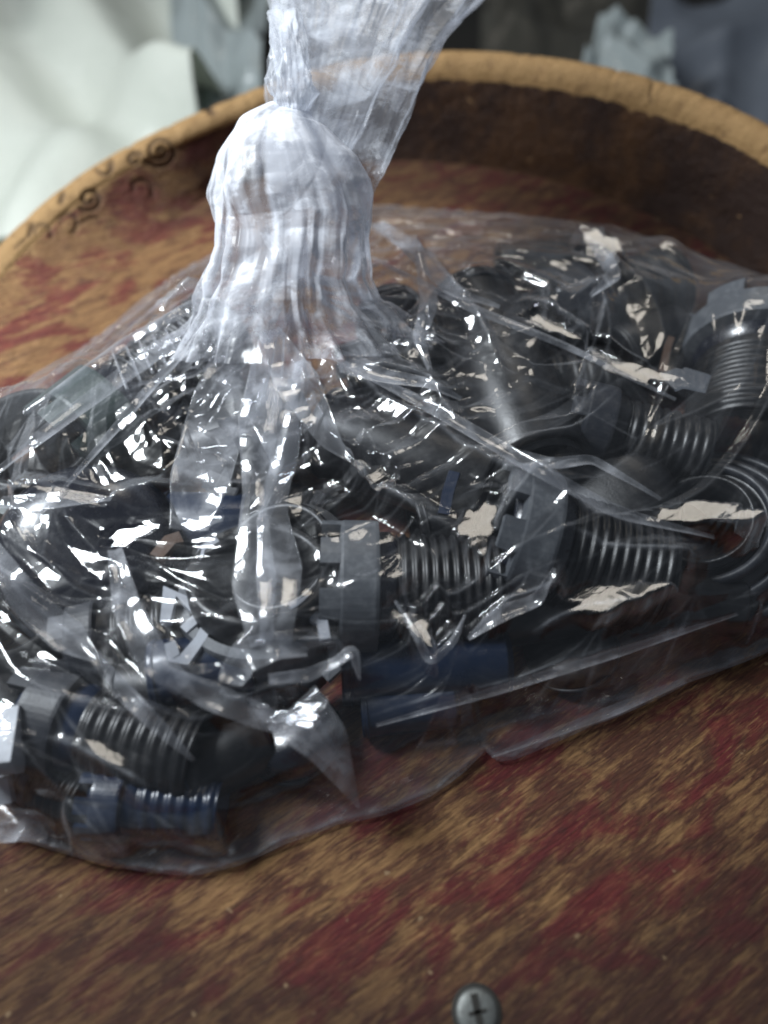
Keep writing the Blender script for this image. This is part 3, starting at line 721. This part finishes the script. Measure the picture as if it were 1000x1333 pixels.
lay = lay+(.42*np.exp(-(to_hem/.0022)**2)+.15*np.exp(-(to_hem/.012)**2)*(.5+.8*pleats(50, 33, 1.0)[None, :]))+.025*np.exp(-(to_hem/.04)**2)                     # both walls of the bag lie together near the hem
lay = lay+np.clip(F1/.0034-.7, 0, 2)*.03+np.clip(facets(60, 9, 1.0, 77)-1.0, 0, 1)*.09
for x_, y_, r_m, k_m in ((210, 430, .050, .17), (60, 560, .045, .10), (300, 480, .030, .14), (330, 800, .022, .14), (560, 350, .030, .10), (400, 440, .030, .16), (960, 620, .045, .05), (60, 800, .03, .06)):
    p_ = P(x_, y_, .03); lay = lay+k_m*np.exp(-((FX-p_[0])**2+(FY-p_[1])**2)/r_m**2*2)*(.6+.5*F1/.0034)
lay = np.clip(lay, 0, 1)
at = film.data.attributes.new('layers', 'FLOAT', 'POINT'); at.data.foreach_set('value', lay.reshape(-1).astype(np.float32))
# underside sheet
kk = np.linspace(0.02, .995, 90)[:, None]; js = slice(None, None, 5)
ru = ro[None, js]*kk
ux = NECK[0]+ru*np.cos(tt[js]); uy = NECK[1]+ru*np.sin(tt[js])
uz = .0012+.0006*(1+np.sin(ux*210+np.sin(uy*130)*2)*np.sin(uy*170))
grid_obj('bag_underside', np.stack([ux, uy, uz], -1), M_under, bag, closed_v=True)
# sampled top of the finished film, for folds that lie on it
TOP = HM.copy()
ii = np.clip(((FX-X0)/ST).round().astype(int), 0, NX-1); jj = np.clip(((FY-Y0)/ST).round().astype(int), 0, NY-1)
np.maximum.at(TOP, (ii.reshape(-1), jj.reshape(-1)), Z.reshape(-1))

def flap(pts, widths, lift=.003, thick=.0004, name='film_fold', mat=None, ends=None, up=None):
    "a flattened, folded-over tube of film lying along pts"
    n_ = 40
    pts = np.array(pts, float); s_ = np.concatenate([[0], np.cumsum(np.linalg.norm(np.diff(pts, axis=0), axis=1))]); s_ /= s_[-1]
    t = np.linspace(0, 1, n_); q = np.stack([np.interp(t, s_, pts[:, i]) for i in (0, 1)], -1)
    wd = np.interp(t, s_, widths)*U
    C = []
    for x, y in q:
        z = .05
        for _ in range(6):
            p = P(x, y, z); z = .5*z+.5*(float(sampH(TOP, p[:1], p[1:2])[0])+lift)
        C.append(P(x, y, z))
    C = np.array(C)
    for _ in range(5): C[1:-1] = .25*C[:-2]+.5*C[1:-1]+.25*C[2:]
    rows = []
    for i in range(n_):
        d = C[min(i+1, n_-1)]-C[max(i-1, 0)]; d /= np.linalg.norm(d)
        s2 = np.cross(d, [0, 0, 1.]); s2 /= np.linalg.norm(s2); nn_ = np.cross(s2, d)
        row = []
        for a in np.linspace(0, 2*PI, 25)[:-1]:
            e1 = math.cos(a); e2 = math.sin(a)
            row.append(C[i]+s2*wd[i]*.5*np.sign(e1)*abs(e1)**.8+nn_*(thick*e2+.0012*(.5-abs(e1))*(1 if int(pts[0][0]) % 2 else -1)))
        rows.append(row)
    A_ = np.array(rows)
    return grid_obj(name, A_, mat or M_fold, bag, closed_v=True)
flap([(318, 420), (290, 520), (262, 620), (246, 690)], [40, 70, 66, 40])
flap([(355, 430), (338, 540), (330, 640), (330, 760), (340, 840)], [30, 48, 24, 44, 20])
flap([(395, 470), (372, 590), (352, 660), (364, 740), (358, 850)], [18, 26, 30, 46, 26])
flap([(345, 425), (352, 520), (372, 600), (340, 680)], [20, 62, 30, 10])
flap([(350, 430), (385, 495), (430, 575), (455, 600)], [26, 50, 24, 4], lift=.006)
flap([(-20, 700), (40, 790), (90, 830), (122, 856)], [16, 30, 34, 10])
flap([(122, 852), (160, 900), (205, 945), (252, 990)], [10, 16, 14, 3])
flap([(150, 715), (165, 790), (200, 860), (240, 895)], [14, 26, 30, 20], lift=.005)
flap([(220, 880), (270, 905), (330, 930), (400, 955), (440, 1000)], [16, 26, 24, 18, 8], lift=.005)
flap([(380, 920), (425, 965), (467, 1052)], [60, 44, 2], lift=.010)
flap([(350, 885), (400, 880), (440, 862), (460, 845), (468, 885)], [10, 14, 10, 12, 2], lift=.007, thick=.0010)
flap([(490, 290), (545, 330), (590, 380), (650, 400)], [24, 34, 24, 6])
flap([(440, 470), (500, 490), (560, 500), (600, 520)], [40, 24, 16, 6])
flap([(545, 330), (560, 390), (545, 440), (560, 480)], [14, 24, 16, 6])
flap([(680, 590), (720, 605), (770, 598), (860, 650)], [6, 16, 14, 4])
flap([(610, 832), (650, 800), (700, 782), (722, 740)], [4, 18, 14, 3], lift=.005)
flap([(515, 782), (540, 820), (560, 862), (590, 835), (606, 800)], [3, 8, 10, 8, 2], lift=.004)
flap([(300, 890), (318, 855), (360, 840), (400, 850)], [24, 36, 30, 8], lift=.005)
flap([(180, 500), (250, 490), (300, 460)], [4, 8, 4])
for k_ in range(9):
    x = 165+k_*17; y = 505-k_*10
    flap([(x-18, y-46+2*k_), (x, y)], [3, 4], lift=.002, thick=.0007)
flap([(0, 655), (70, 652), (135, 650)], [16, 22, 8])
flap([(300, 402), (190, 468), (70, 556), (-20, 628)], [10, 28, 22, 6], lift=.002)
flap([(285, 372), (160, 446), (30, 538)], [8, 20, 6], lift=.002)
flap([(270, 430), (200, 500), (150, 560), (80, 640)], [6, 14, 12, 3], lift=.002)
flap([(475, 330), (610, 398), (740, 450), (880, 520)], [6, 16, 12, 3], lift=.002)
flap([(430, 465), (560, 530), (680, 600), (800, 668), (930, 700)], [6, 18, 20, 18, 4], lift=.002)
flap([(490, 945), (640, 902), (800, 852), (960, 800)], [3, 9, 10, 3], lift=.0015)
flap([(640, 985), (720, 955), (800, 925), (892, 886)], [3, 9, 12, 6], lift=.0015)
flap([(-10, 1085), (30, 1075), (60, 1092)], [20, 30, 8], lift=.004)
flap([(760, 305), (785, 330), (800, 360), (770, 385)], [6, 26, 20, 6])

# ------------------------------------------------------------------ knot, neck and gathered tail
def randfacets(nu, nv, ku, kv, seed):
    "a crumpled field over a closed tube: piecewise flat, smooth only at the small scale"
    g = np.random.default_rng(seed); val = g.normal(size=(ku+1, kv)); off = g.uniform(0, 1, ku+1)
    u_ = np.linspace(0, ku-1e-6, nu); o = np.zeros((nu, nv))
    for i, u in enumerate(u_):
        k0 = int(u); f = u-k0; row = []
        for kk_ in (k0, k0+1):
            x = (np.arange(nv)/nv*kv+off[kk_]) % kv; x0 = x.astype(int); fx = x-x0
            row.append(val[kk_][x0]*(1-fx)+val[kk_][(x0+1) % kv]*fx)
        o[i] = row[0]*(1-f)+row[1]*f
    return o
def loft(name, secs, mat, nu=200, nv=420, crum=.10, flute=.08, nfl=13, twist=1.0, seed=1, fine=.02, lay=None, streak=0.0, s0=.25, diag=0.0, ku0=7):
    "secs: (px, py, z, half width across, half depth)"
    S_ = np.array([[*P(a, b, z), w_*U, d_*U] for a, b, z, w_, d_ in secs]); q = np.linspace(0, len(secs)-1, nu)
    kk_ = np.arange(len(secs)); C = np.stack([np.interp(q, kk_, S_[:, i]) for i in range(5)], -1)
    for _ in range(18): C[1:-1] = .25*C[:-2]+.5*C[1:-1]+.25*C[2:]
    dm = C[-1, :3]-C[0, :3]; dm /= np.linalg.norm(dm)
    v_ = np.linspace(0, 2*PI, nv+1)[:-1]; A_ = np.zeros((nu, nv, 3))
    cr = randfacets(nu, nv, ku0, 9, seed)*crum+randfacets(nu, nv, 16, 24, seed+1)*crum*.35+randfacets(nu, nv, 40, 70, seed+2)*fine+streak*(randfacets(nu, nv, 3, 38, seed+8)+.5*randfacets(nu, nv, 4, 90, seed+9))*np.clip(np.linspace(s0, 1.2, nu), .06, 2)[:, None]
    for i in range(nu):
        d = C[min(i+1, nu-1), :3]-C[max(i-1, 0), :3]; d /= np.linalg.norm(d); d = .3*d+.7*dm; d /= np.linalg.norm(d)
        sx = np.array([1., 0, 0])-d*d[0]; sx /= np.linalg.norm(sx); sy = np.cross(d, sx)
        t = i/(nu-1); vv = v_+twist*t*2
        r = 1+cr[i]+diag*(np.abs(np.sin(v_*1.5+5*t+.5))+.5*np.abs(np.sin(v_*2.0-7*t)) -.8)+flute*(np.abs(np.sin(vv*nfl*.5))-.5)*(.3+t)+flute*.5*(np.abs(np.sin(vv*nfl*1.2+2))-.5)
        A_[i] = C[i, :3]+sx*(np.cos(v_)*r*C[i, 3])[:, None]+sy*(np.sin(v_)*r*C[i, 4])[:, None]
    o = grid_obj(name, A_, mat, bag, closed_v=True)
    if lay:
        a = np.repeat(np.interp(np.linspace(0, 1, nu), lay[0], lay[1])[:, None], nv, 1)*(1+.9*randfacets(nu, nv, 3, 60, seed+5))
        at = o.data.attributes.new('layers', 'FLOAT', 'POINT'); at.data.foreach_set('value', np.clip(a, 0, 1).reshape(-1).astype(np.float32))
    return o
M_neck = film_material('gathered_neck_film', haze=.10, edge=.5, refl=1.2, rough=.13, bump=.2, cap=.94, back=.25, white=(.87, .90, .97))
loft('knot', [(376, 142, .141, 26, 22), (366, 165, .137, 50, 40), (368, 205, .129, 78, 58), (376, 245, .119, 94, 68), (384, 285, .108, 94, 70), (384, 325, .098, 88, 72), (380, 360, .088, 92, 74), (380, 395, .077, 108, 80), (386, 425, .066, 132, 94), (390, 452, .056, 156, 112)],
     M_knot, crum=.055, flute=.0, nfl=5, twist=.9, seed=36, fine=.003, streak=.075, nu=320, nv=560, lay=((0, .25, .5, .66, .80, .92, 1), (.80, 1.0, .95, .70, .28, .05, .0)), s0=-.5, diag=.09, ku0=4)
# tail: the gathered mouth of the bag standing up behind the knot and widening
TS = dict(nu=240, nv=520, flute=.0, twist=.25)
loft('gathered_tail', [(418, 250, .116, 60, 20), (424, 210, .126, 68, 20), (434, 155, .136, 82, 20), (450, 95, .144, 94, 22), (468, 40, .150, 112, 26), (488, -20, .156, 138, 30), (500, -80, .160, 158, 34)],
     M_tail, crum=.05, seed=60, fine=.006, streak=.065, **TS)
loft('gathered_tail', [(396, 235, .121, 30, 12), (406, 190, .132, 44, 12), (420, 130, .146, 58, 14), (436, 60, .158, 74, 18), (452, -10, .166, 96, 20), (460, -80, .172, 110, 24)],
     M_tail, crum=.06, seed=70, fine=.008, streak=.07, **TS)
loft('tail_twist', [(372, 20, .168, 20, 12), (376, 70, .162, 24, 14), (378, 115, .152, 24, 18), (382, 150, .142, 20, 16), (386, 185, .132, 24, 18)], M_tail, nu=120, nv=220, crum=.20, flute=.10, nfl=4, twist=1.6, seed=50, fine=.01, streak=.05, lay=((0, 1), (.15, .5)))

# ------------------------------------------------------------------ what stands behind the dish
n = NT('dark_floor'); co = n.coord()
n.pbsdf(i_Base_Color=n.mix(n.noise(co, 6, 6), (.05, .045, .035), (.02, .018, .015)), i_Roughness=.8)
g_ = mesh_obj('ground', [(-4, -2, -.42), (4, -2, -.42), (4, 6, -.42), (-4, 6, -.42)], [(0, 1, 2, 3)], n.m); tag(g_, kind='structure')
def sheet_mat(name, c0, c1, rough=.4, trans=.3, alpha=1.0):
    n = NT(name); co = n.coord()
    c = n.mix(n.noise(co, 7, 5, .6, .5), (*c0, 1), (*c1, 1))
    p = n.n('ShaderNodeBsdfPrincipled', i_Base_Color=c, i_Roughness=rough, i_Normal=n.bump(n.noise(co, 25, 4), .4, .01))
    t = n.n('ShaderNodeBsdfTranslucent', i_Color=c)
    m = n.n('ShaderNodeMixShader', i_0=trans, i_1=p.outputs[0], i_2=t.outputs[0])
    tr = n.n('ShaderNodeBsdfTransparent')
    m2 = n.n('ShaderNodeMixShader', i_0=alpha, i_1=tr.outputs[0], i_2=m.outputs[0])
    n.link(m2.outputs[0], n.out.inputs[0]); return n.m
def crumple_sheet(name, label, cat, corners, mat, amp, seed, nx=150, ny=150, zoff=.0):
    "corners: four (px,py,z): a crumpled sheet hung between them, with real depth behind"
    g = np.random.default_rng(seed)
    c = [P(x, y, z) for x, y, z in corners]
    u_, v_ = np.meshgrid(np.linspace(0, 1, nx), np.linspace(0, 1, ny), indexing='ij')
    A_ = (c[0]*((1-u_)*(1-v_))[..., None]+c[1]*(u_*(1-v_))[..., None]+c[2]*(u_*v_)[..., None]+c[3]*((1-u_)*v_)[..., None])
    nrm = np.cross(c[1]-c[0], c[3]-c[0]); nrm /= np.linalg.norm(nrm)
    if nrm[2] < 0: nrm = -nrm
    hgt = np.zeros_like(u_)
    for _ in range(9):
        a = g.uniform(0, PI); q = (np.cos(a)*(u_-g.uniform(.1, .9))+np.sin(a)*(v_-g.uniform(.1, .9)))
        hgt += g.uniform(-1, 1)*np.clip(1-np.abs(q)/g.uniform(.05, .3), 0, 1)**1.3
    for _ in range(6):
        a = g.uniform(0, PI); ph = np.cos(a)*u_+np.sin(a)*v_; hgt += .8*np.abs(np.sin(ph*g.uniform(4, 12)+g.uniform(0, 6)+.8*np.sin(5*(u_-v_))))*g.uniform(-1, 1)
    hgt += .5*np.sin(u_*7+seed)*np.sin(v_*5)
    for _ in range(22): hgt[1:-1, 1:-1] = .25*(hgt[2:, 1:-1]+hgt[:-2, 1:-1]+hgt[1:-1, 2:]+hgt[1:-1, :-2])
    A_ = A_+nrm*(hgt*amp)[..., None]
    o = A_.mean((0, 1)); ob = grid_obj(name, A_-o, mat); ob.location = o
    md = ob.modifiers.new('t', 'SOLIDIFY'); md.thickness = .0015
    tag(ob, label, cat); return ob
M_pale = sheet_mat('pale_green_sheet', (.92, .93, .86), (.74, .78, .70))
M_pale2 = sheet_mat('grey_green_sheet', (.74, .79, .72), (.60, .66, .60))
M_olive = sheet_mat('olive_sheet', (.11, .10, .08), (.05, .05, .042))
M_bluish = sheet_mat('bluish_sheet', (.26, .29, .34), (.17, .19, .23))
M_clearp = sheet_mat('clear_grey_sheet', (.55, .60, .60), (.35, .4, .4), .25)
crumple_sheet('plastic_sack', 'crumpled pale green white sack filling the upper left corner behind the dish', 'sack', [(-320, 430, -.26), (240, 360, -.20), (380, -60, -.14), (-160, -300, -.2)], M_pale, .050, 3)
crumple_sheet('plastic_sheet', 'smooth grey green sheet under the white sack at the left edge', 'plastic sheet', [(-400, 640, -.26), (240, 560, -.26), (330, 130, -.26), (-500, 60, -.26)], M_pale2, .010, 5)
crumple_sheet('clear_wrapper', 'upright clear wrapper with a pale curved edge, left of the bag tail', 'wrapper', [(225, 190, -.12), (335, 170, -.12), (348, -60, -.06), (215, -60, -.06)], M_clearp, .020, 8)
crumple_sheet('dark_bag', 'dim olive brown bag behind the top of the rim, right of the tail', 'bag', [(620, 130, -.20), (860, 180, -.20), (880, -60, -.12), (630, -60, -.12)], M_olive, .018, 11)
crumple_sheet('crumpled_wrapper', 'pale grey crumpled wrapper with a dark hole, behind the right part of the rim', 'wrapper', [(740, 130, -.12), (880, 170, -.12), (875, 40, -.08), (780, 20, -.08)], M_clearp, .012, 15)
crumple_sheet('bluish_sack', 'pale bluish plastic sack in the upper right corner behind the dish', 'sack', [(865, 210, -.14), (1150, 270, -.14), (1150, -80, -.08), (862, -60, -.08)], M_bluish, .024, 19)
